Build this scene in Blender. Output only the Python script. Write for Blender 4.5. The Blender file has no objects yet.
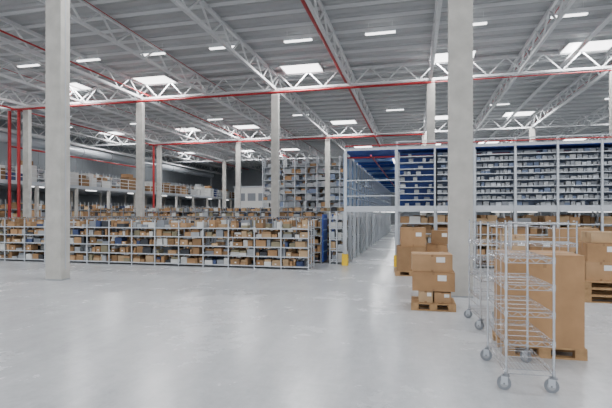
import bpy, math, random
from mathutils import Vector, Matrix
random.seed(7)
S=bpy.context.scene
# ---------------- materials ----------------
def mat(name,col,rough=0.6,metal=0.0,emit=0,var=0.0,scale=5,bump=0.0):
    m=bpy.data.materials.new(name); m.use_nodes=True
    nt=m.node_tree; b=nt.nodes['Principled BSDF']
    b.inputs['Roughness'].default_value=rough; b.inputs['Metallic'].default_value=metal
    c=(col[0],col[1],col[2],1)
    b.inputs['Base Color'].default_value=c
    if emit:
        b.inputs['Emission Color'].default_value=c; b.inputs['Emission Strength'].default_value=emit
    if var>0 or bump>0:
        tc=nt.nodes.new('ShaderNodeTexCoord'); n=nt.nodes.new('ShaderNodeTexNoise')
        n.inputs['Scale'].default_value=scale; n.inputs['Detail'].default_value=5
        nt.links.new(tc.outputs['Object'],n.inputs['Vector'])
        if var>0:
            r=nt.nodes.new('ShaderNodeValToRGB')
            r.color_ramp.elements[0].position=0.3; r.color_ramp.elements[1].position=0.7
            r.color_ramp.elements[0].color=(*[x*(1-var) for x in col],1)
            r.color_ramp.elements[1].color=(*[min(1,x*(1+var)) for x in col],1)
            nt.links.new(n.outputs['Fac'],r.inputs['Fac']); nt.links.new(r.outputs['Color'],b.inputs['Base Color'])
        if bump>0:
            bp=nt.nodes.new('ShaderNodeBump'); bp.inputs['Strength'].default_value=bump
            nt.links.new(n.outputs['Fac'],bp.inputs['Height']); nt.links.new(bp.outputs['Normal'],b.inputs['Normal'])
    return m
M={}
M['concrete']=mat('column_concrete',(.52,.505,.47),.85,var=.13,scale=2.5,bump=.1)
M['deck']=mat('roof_deck_paint',(.46,.47,.48),.6,var=.05,scale=.6)
M['purlin']=mat('purlin_steel',(.66,.67,.68),.5)
M['steel']=mat('galvanised_steel',(.68,.69,.70),.45,metal=.1,var=.05,scale=6)
M['rack']=mat('rack_steel',(.50,.53,.57),.4,metal=.3)
M['rackd']=mat('rack_steel_dull',(.26,.28,.31),.5,metal=.3)
M['chrome']=mat('chrome_wire',(.58,.60,.63),.25,metal=.9)
M['red']=mat('red_pipe_paint',(.40,.02,.025),.45)
M['blue']=mat('blue_steel',(.025,.07,.33),.5)
M['blue2']=mat('light_blue_panel',(.25,.38,.58),.5)
M['wall']=mat('wall_panel_paint',(.35,.38,.41),.6,var=.05,scale=.4)
M['grey']=mat('grey_plastic',(.20,.215,.24),.6)
M['binb']=mat('blue_grey_bin',(.14,.18,.27),.6)
M['dark']=mat('dark_plastic',(.03,.033,.04),.6)
M['yellow']=mat('yellow_guard_paint',(.85,.55,.01),.5)
M['wood']=mat('pallet_wood',(.38,.23,.11),.8,var=.2,scale=9,bump=.1)
M['tape']=mat('packing_tape',(.27,.15,.065),.3)
M['label']=mat('white_label_paper',(.75,.75,.74),.6)
M['light']=mat('luminaire_diffuser',(1,1,1),.5,emit=4)
M['sky']=mat('skylight_dome',(1,1,1),.5,emit=5)
cb=[(.37,.215,.105),(.41,.25,.13),(.28,.165,.08),(.48,.33,.19),(.23,.135,.065)]
CB=[]
for i,c in enumerate(cb):
    M['cb%d'%i]=mat('cardboard_%d'%i,c,.85,var=.12,scale=4,bump=.03); CB.append('cb%d'%i)
M['white']=mat('white_goods',(.60,.60,.58),.6)
M['greyc']=mat('grey_goods',(.33,.345,.36),.6)
M['navy']=mat('navy_goods',(.03,.05,.13),.6)
M['redg']=mat('red_goods',(.30,.05,.04),.6)
M['olive']=mat('olive_goods',(.24,.21,.13),.7)
# floor
fm=mat('polished_concrete_floor',(.60,.61,.62),.3)
nt=fm.node_tree;b=nt.nodes['Principled BSDF'];L_=nt.links.new
tc=nt.nodes.new('ShaderNodeTexCoord')
def noise(sc,det,ro,vec=None):
    n=nt.nodes.new('ShaderNodeTexNoise');n.inputs['Scale'].default_value=sc;n.inputs['Detail'].default_value=det;n.inputs['Roughness'].default_value=ro
    L_(vec if vec else tc.outputs['Object'],n.inputs['Vector']); return n
n1=noise(.4,9,.7); n2=noise(6,8,.78)
mp=nt.nodes.new('ShaderNodeMapping'); mp.inputs['Scale'].default_value=(1.6,.22,1); mp.inputs['Rotation'].default_value=(0,0,.5)
L_(tc.outputs['Object'],mp.inputs['Vector']); n3=noise(2.2,7,.7,mp.outputs['Vector'])
mx=nt.nodes.new('ShaderNodeMix');mx.data_type='FLOAT';mx.inputs[0].default_value=.5
L_(n1.outputs['Fac'],mx.inputs[2]);L_(n2.outputs['Fac'],mx.inputs[3])
mx2=nt.nodes.new('ShaderNodeMix');mx2.data_type='FLOAT';mx2.inputs[0].default_value=.3
L_(mx.outputs[0],mx2.inputs[2]);L_(n3.outputs['Fac'],mx2.inputs[3])
r=nt.nodes.new('ShaderNodeValToRGB');r.color_ramp.elements[0].position=.38;r.color_ramp.elements[1].position=.62
r.color_ramp.elements[0].color=(.40,.415,.435,1);r.color_ramp.elements[1].color=(.60,.615,.635,1)
L_(mx2.outputs[0],r.inputs['Fac']);L_(r.outputs['Color'],b.inputs['Base Color'])
mr=nt.nodes.new('ShaderNodeMapRange');mr.inputs['To Min'].default_value=.14;mr.inputs['To Max'].default_value=.38
L_(n1.outputs['Fac'],mr.inputs['Value']);L_(mr.outputs['Result'],b.inputs['Roughness'])
M['floor']=fm

# ---------------- mesh builder ----------------
class MB:
    def __init__(s): s.v=[];s.f=[];s.m=[];s.mats=[];s.T=Matrix.Identity(4)
    def mi(s,k):
        if k not in s.mats: s.mats.append(k)
        return s.mats.index(k)
    def add(s,vs,fs,k):
        o=len(s.v); s.v+=[tuple(s.T@Vector(p)) for p in vs]
        i=s.mi(k)
        for f in fs: s.f.append([o+a for a in f]); s.m.append(i)
    def box(s,x0,x1,y0,y1,z0,z1,k):
        s.add([(x0,y0,z0),(x1,y0,z0),(x1,y1,z0),(x0,y1,z0),(x0,y0,z1),(x1,y0,z1),(x1,y1,z1),(x0,y1,z1)],
          [(0,3,2,1),(4,5,6,7),(0,1,5,4),(1,2,6,5),(2,3,7,6),(3,0,4,7)],k)
    def cyl(s,p,q,r,k,n=8,r2=None):
        p=Vector(p);q=Vector(q);d=(q-p).normalized()
        u=d.orthogonal().normalized();w=d.cross(u)
        if n==4:
            u=Vector((0,0,1)).cross(d)
            if u.length<1e-3:u=Vector((1,0,0))
            u.normalize();w=d.cross(u)
            ph=math.pi/4
        else: ph=0
        r2=r if r2 is None else r2
        vs=[]
        for i in range(n):
            a=ph+2*math.pi*i/n; vs.append(p+(u*math.cos(a)+w*math.sin(a))*r)
        for i in range(n):
            a=ph+2*math.pi*i/n; vs.append(q+(u*math.cos(a)+w*math.sin(a))*r2)
        fs=[(i,(i+1)%n,n+(i+1)%n,n+i) for i in range(n)]+[tuple(range(n-1,-1,-1)),tuple(range(n,2*n))]
        s.add([tuple(x) for x in vs],fs,k)
    def bar(s,p,q,w,k): s.cyl(p,q,w*.7071,k,4)
    def obj(s,name,parent=None,bevel=0,smooth=False):
        me=bpy.data.meshes.new(name); me.from_pydata(s.v,[],s.f)
        for k in s.mats: me.materials.append(M[k])
        me.polygons.foreach_set('material_index',s.m)
        me.update()
        o=bpy.data.objects.new(name,me); S.collection.objects.link(o)
        if parent: o.parent=parent
        if bevel:
            md=o.modifiers.new('bevel','BEVEL'); md.width=bevel; md.segments=2; md.limit_method='ANGLE'
        return o
def empty(name,parent=None):
    e=bpy.data.objects.new(name,None); S.collection.objects.link(e); e.empty_display_size=.2
    if parent: e.parent=parent
    return e
def area(x,y,z,sx,sy,p,parent=None,name='skylight_light'):
    l=bpy.data.lights.new(name,'AREA'); l.shape='RECTANGLE'; l.size=sx;l.size_y=sy;l.energy=p;l.color=(.985,.99,1)
    o=bpy.data.objects.new(name,l); o.location=(x,y,z); S.collection.objects.link(o)
    if parent:o.parent=parent
XL,XR,YB,YF=-42,26,88,-8
COLX=[-29.9,-19.75,-9.3,.98,11.26]; ROWY=[10.6,29.5,48.5,67.5]
ZB,ZT,ZR=10.2,11.35,11.55
# ---------------- shell ----------------
m=MB(); m.box(XL,XR,YF,YB,-.2,0,'floor'); m.obj('floor')
def wall(name,along,c,a0,a1):
    m=MB(); n=int((a1-a0)/1.0); w=(a1-a0)/n
    for i in range(n):
        s0=a0+i*w; s1=s0+w-.03
        if along=='Y': m.box(c-.15,c,s0,s1,0,ZR+.3,'wall')
        else: m.box(s0,s1,c,c+.15,0,ZR+.3,'wall')
    if along=='Y': m.box(c-.2,c-.03,a0,a1,0,ZR+.3,'wall')
    else: m.box(a0,a1,c+.03,c+.2,0,ZR+.3,'wall')
    m.obj(name)
wall('wall_left','Y',XL,YF,YB); wall('wall_back','X',YB,XL,XR)
m=MB(); m.box(XR,XR+.2,YF,YB,0,ZR+.3,'wall'); m.obj('wall_right')
m=MB(); per=.75; n=int((YB-YF)/per)
for i in range(n):
    y=YF+i*per
    vs=[];prof=[(0,0),(.42,0),(.50,.14),(.67,.14),(.75,0)]
    for (py,pz) in prof:
        vs+= [(XL,y+py,ZR+pz),(XR,y+py,ZR+pz)]
    m.add(vs,[(2*j,2*j+1,2*j+3,2*j+2) for j in range(4)],'deck')
m.box(XL,XR,YF,YB,ZR+.25,ZR+.35,'deck')
m.obj('ceiling')

# columns
for Y in ROWY:
    for X in COLX:
        x,y=X,Y
        if Y<11:
            y=Y-.05
            if X==-9.3: x=X-.36
        m=MB(); m.box(x-.25,x+.25,y-.17,y+.17,0,ZB,'concrete')
        m.box(x-.256,x+.256,y-.176,y+.176,0,.035,'greyc')
        m.box(x+.25,x+.256,y-.02,y+.02,.3,ZB-.3,'rack')
        o=m.obj('concrete_column',bevel=.02)
# trusses
def truss(name,p,q,z0,z1,pitch,cw,ww):
    m=MB(); p=Vector(p);q=Vector(q);L=(q-p).length;d=(q-p)/L;n=int(round(L/pitch))
    P=lambda t,z:(p.x+d.x*t,p.y+d.y*t,z)
    m.bar(P(0,z0),P(L,z0),cw,'steel'); m.bar(P(0,z1),P(L,z1),cw,'steel')
    st=L/n
    for i in range(n):
        m.bar(P(i*st,z1),P((i+.5)*st,z0),ww,'steel'); m.bar(P((i+.5)*st,z0),P((i+1)*st,z1),ww,'steel')
    m.obj(name)
for i in range(-8,5):
    X=.98+5.15*i
    big=(i%2==0)
    truss('roof_truss',(X,YF,0),(X,YB,0),ZB+.15,ZT,2.4,.17 if big else .14,.075)
for Y in ROWY:
    truss('roof_girder',(XL,Y,0),(XR,Y,0),ZB+.1,ZT,2.06,.14,.07)
m=MB()
y=YF+.2
while y<YB:
    m.box(XL,XR,y,y+.06,ZR-.16,ZR-.01,'purlin'); y+=1.5
for x in (-22.2,8.9):
    m.box(x-.12,x+.12,YF,YB,10.98,11.0,'purlin'); m.box(x-.13,x-.12,YF,YB,10.98,11.06,'purlin'); m.box(x+.12,x+.13,YF,YB,10.98,11.06,'purlin')
m.obj('roof_purlins')
# red sprinkler pipes
e=empty('sprinkler_piping')
m=MB()
XP=XR-.3
m.cyl((-31,29.1,10.0),(1.0,29.1,10.0),.075,'red',10)
m.cyl((1.0,29.1,10.0),(XP,29.1,10.0),.035,'red',8)
m.cyl((-31,48.1,10.0),(1.0,48.1,10.0),.075,'red',10)
m.cyl((-4.75,YF,11.1),(-4.75,80,11.1),.085,'red',10)
m.cyl((-19.1,YF,10.5),(-19.1,80,10.5),.05,'red',8)
m.cyl((-30.5,YF,10.0),(-30.5,80,10.0),.06,'red',8)
for x in (-26,-14.2,6.4,12):
    m.cyl((x,YF,11.25),(x,80,11.25),.02,'red',6)
for (x,yy) in ((-30.6,29.4),(-30.6,48.4),(-31.5,29.4)):
    m.cyl((x,yy,0),(x,yy,10.0),.12,'red',10)
m.cyl((-31.6,29.4,7.2),(-31.6,48,7.2),.07,'red')
m.obj('pipes',e)
# skylights + lights
for Y in (-5,10.6,28.7,46.5,64.5):  # two nearest rows are out of view, added to light the foreground
    for X in (-35,-25.1,-18.0,-7.2,2.2,9.6,20):
        m=MB()
        zt=ZR-.18
        m.box(X-1.25,X+1.25,Y-.95,Y+.95,zt-.05,zt,'sky')
        for (a,b_,c,d_) in ((X-1.33,X-1.25,Y-1.03,Y+1.03),(X+1.25,X+1.33,Y-1.03,Y+1.03),(X-1.25,X+1.25,Y-1.03,Y-.95),(X-1.25,X+1.25,Y+.95,Y+1.03)):
            m.box(a,b_,c,d_,zt-.09,ZR-.01,'deck')
        m.obj('skylight')
        area(X,Y,zt-.1,2.4,1.8,550)
for Y in (5,23,40.5):
    m=MB()
    for i in range(-8,5):
        X=-1.7+4.3*i
        if Y>30 and i%2: continue
        m.box(X-.75,X+.75,Y-.1,Y+.1,10.92,10.97,'light')
        m.box(X-.77,X+.77,Y-.05,Y+.05,10.97,11.06,'rack')
        for s_ in (-.6,.6): m.bar((X+s_,Y,11.06),(X+s_,Y,ZR-.02),.015,'steel')
    m.obj('linear_luminaires')

# ---------------- goods ----------------
GOODS=CB*3+['white','greyc','dark','olive','grey','greyc','dark','white','dark','grey','olive','navy','white']
def fill(m,x0,x1,y0,y1,z0,hmax,dens=.95,goods=GOODS,wr=(.1,.34),hr=(.45,.97)):
    x=x0+.02
    while x<x1-.1:
        w=random.uniform(*wr)
        if x+w>x1-.01: w=x1-.01-x
        if w<.05: break
        if random.random()<dens:
            h=hmax*random.uniform(*hr)
            off=random.uniform(0,.08)
            k=random.choice(goods)
            m.box(x,x+w-.015,y0+off,y1,z0,z0+h,k)
            if h<hmax*.6 and random.random()<.5:
                m.box(x+.01,x+w*.9,y0+off+.02,y1-.02,z0+h,z0+h+hmax*.28,random.choice(goods))
            if k.startswith('cb') and random.random()<.3 and w>.14:
                m.box(x+w*.3,x+w*.3+.06,y0+off-.003,y0+off,z0+h*.3,z0+h*.3+.04,'label')
        x+=w+random.uniform(0,.025)
def shelf_row(name,T,L,bay,depth,levels,ztop,goods=GOODS,post=.04,wr=(.1,.34),dens=.95,top=.3,colr='rack',back=None,parent=None,hr=(.45,.97),sk=.035):
    e=empty(name,parent)
    m=MB(); m.T=T
    n=int(round(L/bay)); bw=L/n
    for i in range(n+1):
        x=i*bw
        for y in (0,depth/2,depth):
            m.box(x-post/2,x+post/2,y-post/2,y+post/2,0,ztop,colr)
        for z in levels: m.box(x-post/4,x+post/4,0,depth,z+.04,z+.07,colr)
    for z in levels:
        m.box(0,L,-.012,depth+.012,z-sk,z,colr)
    if back: m.box(0,L,depth/2-.01,depth/2+.01,levels[0],ztop,back)
    m.obj('frame',e)
    g=MB(); g.T=T
    for i in range(n):
        for j,z in enumerate(levels):
            h=(levels[j+1]-z-.06) if j+1<len(levels) else top
            d=dens if j+1<len(levels) else dens*.7
            if h<=.03: continue
            fill(g,i*bw+post/2,(i+1)*bw-post/2,.02,depth/2-.03,z,h,d,goods,wr,hr)
            fill(g,i*bw+post/2,(i+1)*bw-post/2,depth/2+.03,depth-.02,z,h,d,goods,wr,hr)
    g.obj('goods',e)
    return e
def TR(x,y,a=0,z=0): return Matrix.Translation((x,y,z))@Matrix.Rotation(a,4,'Z')
LV=[.1,.42,.73,1.04,1.34]
for r_,Y in enumerate((14.2,16.2,18.2,20.2,22.2,24.2,26.2)):
    L=.93*25 if r_<3 else .93*22
    shelf_row('storage_shelving',TR(-3.35-L,Y),L,.93,.8,LV,1.6 if r_<1 else 1.62,
        post=.035,top=.28, dens=.86, hr=(.3,.98), wr=(.08,.36), colr='rack' if r_<1 else 'rackd')
m=MB()
for Y in (16.2,18.2,20.2,22.2,24.2,26.2):
    m.box(-3.31,-3.27,Y,Y+.8,.05,1.8,'blue')
    for z in (.4,.8,1.2,1.6): m.box(-3.27,-3.26,Y+.05,Y+.75,z,z+.05,'blue2')
m.obj('shelving_end_panels')
for Y in (52,56,60):
    shelf_row('pallet_rack',TR(-18,Y),13.5,1.35,1.2,[.2,1.0,1.8,2.6,3.4,4.2,5.0,5.8,6.6,7.4],8.6,goods=['greyc','grey','grey','binb','greyc','cb2','rackd'],post=.1,wr=(.3,.9),top=.6,dens=.8,hr=(.3,.9))
for Y in (33,36,39):
    shelf_row('storage_shelving',TR(-27,Y),22,1.1,.9,[.1,.6,1.1,1.6,2.0],2.3,post=.05,top=.3,wr=(.2,.5),colr='rackd')

# ---------------- left mezzanine ----------------
e=empty('mezzanine_platform')
m=MB()
m.box(XL+.1,-32,8,80,4.25,4.55,'rack')
y=9
while y<80:
    m.box(-32.3,-32.05,y-.12,y+.12,0,4.25,'concrete')
    m.box(-37,-36.8,y-.12,y+.12,0,4.25,'concrete')
    y+=4.75
m.obj('deck',e)
m=MB(); y=8.1
while y<80:
    m.bar((-32.1,y,4.55),(-32.1,y,5.65),.05,'steel'); y+=1.5
for z in (4.9,5.25,5.65): m.bar((-32.1,8,z),(-32.1,80,z),.045,'steel')
m.obj('railing',e)
g=MB()
y=12
while y<78:
    x=random.uniform(-34.5,-33.3); w=random.uniform(.7,1.5)
    if random.random()<.85:
        h=random.uniform(.7,1.6)
        g.box(x-.6,x+.6,y,y+w,4.55,4.55+h,random.choice(CB+['white','greyc','white','navy','greyc']))
        if random.random()<.5: g.box(x-.5,x+.4,y+.05,y+w*.8,4.55+h,4.55+h+.4,random.choice(CB+['white','greyc']))
    y+=w+random.uniform(.1,.5)
g.obj('stored_cartons',e)
shelf_row('storage_shelving',TR(-34.5,78,-math.pi/2),62,1.25,1.0,[.1,.8,1.5,2.2],3.0,post=.06,top=.6,wr=(.3,.8),parent=e)
shelf_row('storage_shelving',TR(-38.5,78,-math.pi/2,4.55),62,1.25,1.0,[.1,.8,1.5],2.2,post=.06,top=.5,wr=(.3,.8),goods=CB+['white','greyc','grey','greyc']*3,parent=e)
m=MB()
for i in range(10):  # tube lamps added under the deck to brighten it
    y=12+7*i
    m.box(-33.2,-33.05,y,y+1.5,4.17,4.22,'light'); 
    area(-33.1,y+.75,4.14,.2,1.5,60,e,'added_tube_light')
m.obj('added_tube_luminaires',e)
m=MB()
m.box(-30,-22,72,76,0,6.2,'white'); m.box(-30.2,-21.8,71.8,76.2,6.2,6.4,'rack')
for i in range(4): m.box(-29.5+i*1.9,-28.1+i*1.9,71.95,72,3.9,5.2,'grey')
for i in range(4): m.box(-29.5+i*1.9,-28.1+i*1.9,71.95,72,.9,2.2,'grey')
m.obj('office_cabin')
m=MB(); m.cyl((-38,YF,9.0),(-38,80,9.0),.45,'rack',16); m.cyl((-36,YF,9.3),(-36,80,9.3),.1,'steel',8)
for i in range(16): m.cyl((-38,-5+5*i,9.0),(-38,-4.9+5*i,9.0),.48,'rackd',16)
m.obj('ventilation_duct')

# ---------------- right mezzanine rack block ----------------
e=empty('rack_mezzanine')
Y0=15.9; XA=-2.4; XB=-.6; XE=12.0; YE=46; D1=2.05; D2=4.07
m=MB()
m.box(XB,XE,Y0,YE,D1-.12,D1,'rack')
m.box(XA,XB,Y0,YE,D1-.10,D1-.04,'rack')
m.box(XA,XE,Y0-.03,Y0+.03,D1-.16,D1+.04,'rack')
m.box(XA,XE,Y0,YE,D2-.04,D2+.02,'blue')
m.box(XA,XE,Y0,YE,D2+.02,D2+.04,'greyc')
m.box(XA,XE,Y0-.04,Y0+.0,D2-.02,D2+.08,'rack')
y=Y0+1.2
while y<YE:
    m.box(XA,XE,y,y+.06,D2-.14,D2-.04,'blue2' if int(y)%3==0 else 'blue'); y+=1.2
m.obj('decks',e)
m=MB()
y=Y0
while y<YE:
    for x in (XA,XB-.02): m.box(x-.05,x+.05,y-.05,y+.05,0,D2,'rack')
    y+=1.25
x=XB
while x<XE+.1:
    m.box(x-.03,x+.03,Y0-.06,Y0+.02,0,D2+.25,'rack'); x+=1.26
m.bar((XB,Y0-.02,D2+.24),(XE,Y0-.02,D2+.24),.03,'rack')
for z in (2.45,3.0): m.bar((XA,Y0,z),(XB,Y0,z),.035,'rack')
for z in (2.45,2.8,3.15): m.bar((XA,Y0,z),(XA,YE,z),.04,'rack')
m.obj('posts',e)
m=MB()
y=Y0+.1
while y<YE-1.2:
    m.box(XA-.09,XA-.06,y,y+1.1,D1+.08,3.95,'blue2'); y+=1.25
m.obj('side_panels',e)
m=MB(); m.cyl((XA+.9,Y0,D2-.2),(XA+.9,YE,D2-.2),.03,'red'); m.cyl((XA,Y0+.5,D2-.2),(XE,Y0+.5,D2-.2),.03,'red')
m.cyl((XA,Y0-.08,D2+.14),(XE,Y0-.08,D2+.14),.02,'red')
m.obj('sprinklers',e)
m=MB()
for x in (XA,XB): 
    yy=Y0-.1
    m.box(x-.1,x+.1,yy-.1,yy-.06,0,.4,'yellow'); m.box(x-.1,x-.07,yy-.06,yy+.12,0,.4,'yellow'); m.box(x+.07,x+.1,yy-.06,yy+.12,0,.4,'yellow')
m.obj('post_guards',e)
m=MB()
for i in range(7):  # lamps added to brighten the dark corridor, lower and upper level
    y=Y0+1.5+4.2*i; x=(XA+XB)/2
    m.box(x-.06,x+.06,y,y+1.5,D1-.16,D1-.11,'light')
    area(x,y+.75,D1-.18,.12,1.5,28,e,'added_tube_light')
    xx=XB-.2  # upper tubes added to lift the blue side panels
    m.box(xx-.03,xx+.03,y,y+1.5,D2-.18,D2-.15,'light')
    area(xx,y+.75,D2-.2,.06,1.5,26,e,'added_tube_light')
for i in range(5):  # more added tubes, brightening the shelving below the deck
    x=.2+2.5*i
    m.box(x,x+1.5,Y0+1.45,Y0+1.55,D1-.17,D1-.13,'light'); area(x+.75,Y0+1.5,D1-.19,1.5,.1,10,e,'added_tube_light')
m.obj('added_tube_luminaires',e)
GR=['greyc','grey','greyc','binb','greyc','grey','rack','greyc']
lv=[.05+.215*i for i in range(9)]
def binrow(x0,nb,Y,bk,dn=.93):
    shelf_row('bin_rack',TR(x0,Y,0,D1),1.26*nb,1.26,.8,lv,1.93,goods=GR,post=.04,top=.12,wr=(.10,.2),dens=dn,back=bk,parent=e,hr=(.5,.9),sk=.028)
binrow(XB+.06,1,Y0+.12,'blue',.35); binrow(XB+.06+1.26,9,Y0+.12,'binb')
for Y in (Y0+2.2,Y0+4.4): binrow(XB+.06,10,Y,'blue')
for k,Y in enumerate((Y0+.12,Y0+2.2,Y0+4.4)):
    shelf_row('storage_shelving',TR(XB+.06,Y),1.26*10,1.26,.8,[.1,.45,.8,1.15,1.5],1.9,goods=CB*3+['white','greyc','cb3','cb3'],post=.05,top=.3,wr=(.2,.5),dens=.97,parent=e)
shelf_row('storage_shelving',TR(XA-.1,Y0+.2,math.pi/2),28,1.25,.5,[.1,.5,.9,1.3,1.65],1.9,goods=['white','rack','greyc','white','cb3'],post=.05,top=.2,wr=(.2,.4),dens=.9,parent=e)

# ---------------- pallets & cartons ----------------
def pallet_geo(m,w=1.2,d=.8,h=.144):
    for y in (-d/2+.05,0,d/2-.05):
        m.box(-w/2,w/2,y-.05,y+.05,0,.022,'wood')
        for x in (-w/2+.07,0,w/2-.07): m.box(x-.07,x+.07,y-.05,y+.05,.022,.1,'wood')
    for x in (-w/2+.07,0,w/2-.07): m.box(x-.07,x+.07,-d/2,d/2,.1,.122,'wood')
    n=5; 
    for i in range(n):
        y=-d/2+.06+(d-.12)*i/(n-1); m.box(-w/2,w/2,y-.055,y+.055,.122,h,'wood')
def carton_geo(m,cx,cy,z,sx,sy,sz,k='cb0',label=True,a=0):
    t=m.T; m.T=t@Matrix.Translation((cx,cy,z))@Matrix.Rotation(a,4,'Z')
    m.box(-sx/2,sx/2,-sy/2,sy/2,0,sz-.004,k)
    g=.004
    m.box(-sx/2,sx/2,-sy/2,-g,sz-.004,sz,k); m.box(-sx/2,sx/2,g,sy/2,sz-.004,sz,k)
    m.box(-sx/2-.002,sx/2+.002,-.03,.03,sz,sz+.002,'tape')
    m.box(-sx/2-.002,-sx/2,-.03,.03,sz-.12,sz,'tape'); m.box(sx/2,sx/2+.002,-.03,.03,sz-.12,sz,'tape')
    # flap crease along the front face
    m.box(-sx/2,sx/2,-sy/2-.0015,-sy/2,sz-.012,sz-.008,'tape')
    m.box(-.022,.022,-sy/2-.002,-sy/2,0,sz*.12,'tape'); m.box(-.022,.022,-sy/2-.002,-sy/2,sz*.86,sz,'tape')
    if label:
        m.box(sx*.1,sx*.1+min(.16,sx*.3),-sy/2-.003,-sy/2,sz*.55,sz*.55+min(.11,sz*.3),'label')
    m.T=t
def stack(name,x,y,a,items,pal=(1.2,.8),npal=1):
    e=empty(name)
    p=MB(); 
    for i in range(npal):
        p.T=TR(x,y,a,z=.146*i); pallet_geo(p,*pal)
    p.obj('pallet',e)
    c=MB(); c.T=TR(x,y,a,z=.144+.146*(npal-1))
    for it in items: carton_geo(c,*it)
    c.obj('cartons',e)
    return e
stack('carton_pallet',.34,9.15,0,[(-.14,-.1,0,.26,.34,.22,'cb3'),(.17,-.12,0,.3,.3,.2,'cb1'),(-.12,.25,0,.3,.3,.22,'cb2'),(.2,.25,0,.3,.3,.22,'cb0'),(0,0,.225,.78,.62,.36,'cb0'),(-.03,.02,.587,.74,.58,.33,'cb1',True,.04)],pal=(.82,.7))
stack('carton_pallet',-.12,13.9,.08,[(0,0,0,.82,.75,.72,'cb2'),(.05,0,.72,.7,.7,.55,'cb0')],pal=(.95,.8))
stack('carton_pallet',.85,14.6,0,[(-.2,0,0,.6,.7,.75,'cb0'),(.3,0,0,.4,.7,.6,'cb4'),(-.1,0,.76,.5,.6,.4,'cb2')],pal=(1.1,.8))
stack('tall_carton',1.60,6.68,.02,[(0,0,0,.92,.78,1.17,'cb0',False)],pal=(.98,.8))
stack('pallet_stack',4.05,10.9,0,[(-.3,-.1,0,.55,.6,.4,'cb1'),(.3,-.1,0,.6,.6,.4,'cb3'),(-.25,-.1,.4,.6,.6,.38,'cb0'),(.35,0,.4,.5,.6,.38,'cb2'),(0,0,.79,.9,.6,.22,'cb3')],pal=(1.3,1.0),npal=3)
stack('carton_pallet',2.7,12.4,0,[(-.3,0,0,.5,.7,.6,'cb1'),(.3,0,0,.5,.7,.6,'cb0'),(-.28,0,.6,.55,.7,.55,'cb3'),(.3,0,.6,.5,.7,.5,'cb2')],pal=(1.2,.8))
stack('carton_pallet',4.1,13.4,0,[(-.3,0,0,.5,.7,.7,'cb3'),(.3,0,0,.5,.7,.7,'cb0'),(0,0,.7,1.0,.7,.6,'cb1')],pal=(1.2,.8))

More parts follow.
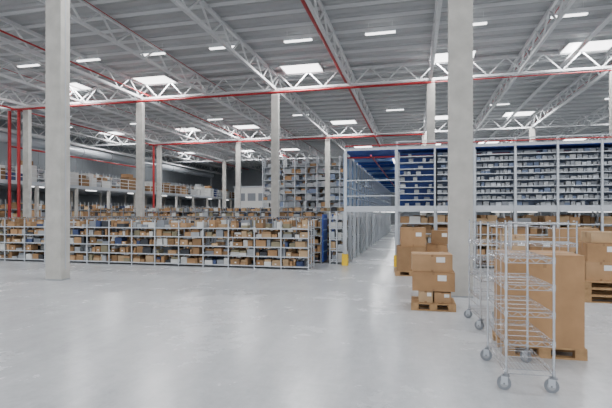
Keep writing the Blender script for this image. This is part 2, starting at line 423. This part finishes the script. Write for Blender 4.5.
# ---------------- wire carts ----------------
def cart(x,y,a,w=.52,L=.95,H=1.72,levels=(.2,.5,.8,1.08,1.36)):
    e=empty('wire_cart')
    m=MB(); m.T=TR(x,y,a)
    z0=.17
    for sx in (-1,1):
        for sy in (-1,1):
            m.cyl((sx*w/2,sy*L/2,z0),(sx*w/2,sy*L/2,H),.0125,'chrome',10)
            m.cyl((sx*w/2,sy*L/2,H),(sx*w/2,sy*L/2,H+.012),.015,'grey',10)
            for z in levels: m.cyl((sx*w/2,sy*L/2,z-.035),(sx*w/2,sy*L/2,z+.03),.018,'chrome',10)
    m.obj('posts',e,smooth=False)
    m=MB(); m.T=TR(x,y,a)
    for z in levels:
        for zz in (z-.03,z+.02):
            for s_ in (-1,1):
                m.cyl((s_*w/2,-L/2,zz),(s_*w/2,L/2,zz),.0045,'chrome',6)
                m.cyl((-w/2,s_*L/2,zz),(w/2,s_*L/2,zz),.0045,'chrome',6)
        n=12
        for i in range(1,n): m.cyl((-w/2+w*i/n,-L/2,z+.02),(-w/2+w*i/n,L/2,z+.02),.0022,'chrome',5)
        for i in range(1,4): m.cyl((-w/2,-L/2+L*i/4,z+.01),(w/2,-L/2+L*i/4,z+.01),.0035,'chrome',5)
        for s_ in (-1,1):
            k=12
            for i in range(k):
                za,zb=(z-.03,z+.02) if i%2 else (z+.02,z-.03)
                m.cyl((s_*w/2,-L/2+L*i/k,za),(s_*w/2,-L/2+L*(i+1)/k,zb),.0025,'chrome',5)
            k=8
            for i in range(k):
                za,zb=(z-.03,z+.02) if i%2 else (z+.02,z-.03)
                m.cyl((-w/2+w*i/k,s_*L/2,za),(-w/2+w*(i+1)/k,s_*L/2,zb),.0025,'chrome',5)
    m.obj('wire_shelves',e)
    m=MB(); m.T=TR(x,y,a)
    z=.35
    while z<H-.02:
        m.cyl((-w/2,-L/2,z),(-w/2,L/2,z),.003,'chrome',6)
        z+=.14
    for s_ in (-.25,0,.25): m.cyl((-w/2,L*s_,.2),(-w/2,L*s_,H-.05),.003,'chrome',6)
    for s_ in (-1,1): m.cyl((s_*w/2,-L/2,H-.03),(s_*w/2,L/2,H-.03),.006,'chrome',8)
    m.cyl((-w/2,L/2,H-.03),(w/2,L/2,H-.03),.006,'chrome',8)
    m.obj('side_guards',e)
    m=MB(); m.T=TR(x,y,a)
    for sx in (-1,1):
        for sy in (-1,1):
            cx,cy=sx*w/2,sy*L/2
            b0=m.T
            m.T=b0@Matrix.Translation((cx,cy,0))@Matrix.Rotation(random.uniform(.6,1.5),4,'Z')
            m.cyl((0,0,.14),(0,0,.19),.018,'grey',10)
            m.box(-.03,.03,-.035,.035,.145,.155,'grey')
            for s_ in (-1,1): m.box(s_*.026-.003,s_*.026+.003,-.015,.05,.06,.146,'rack')
            m.cyl((-.019,.02,.07),(.019,.02,.07),.07,'grey',24)
            m.cyl((-.0205,.02,.07),(.0205,.02,.07),.042,'greyc',20)
            m.cyl((-.031,.02,.07),(.031,.02,.07),.01,'grey',10)
            m.T=b0
    m.obj('casters',e)
    return e
cart(1.14,5.56,.04,w=.46,L=.95)
cart(1.95,7.95,1.5)
cart(1.2,8.0,.1,w=.46,L=.8)

# ---------------- world / camera ----------------
w=bpy.data.worlds.new('world'); S.world=w; w.use_nodes=True
w.node_tree.nodes['Background'].inputs[0].default_value=(.93,.96,1,1)
w.node_tree.nodes['Background'].inputs[1].default_value=1.3
cam=bpy.data.cameras.new('camera'); co=bpy.data.objects.new('camera',cam); S.collection.objects.link(co)
co.location=(0,0,1.85); co.rotation_euler=(math.pi/2,0,math.radians(13.6))
cam.sensor_width=36; cam.lens=450/612*36; cam.shift_y=9/612; cam.clip_end=300
S.camera=co
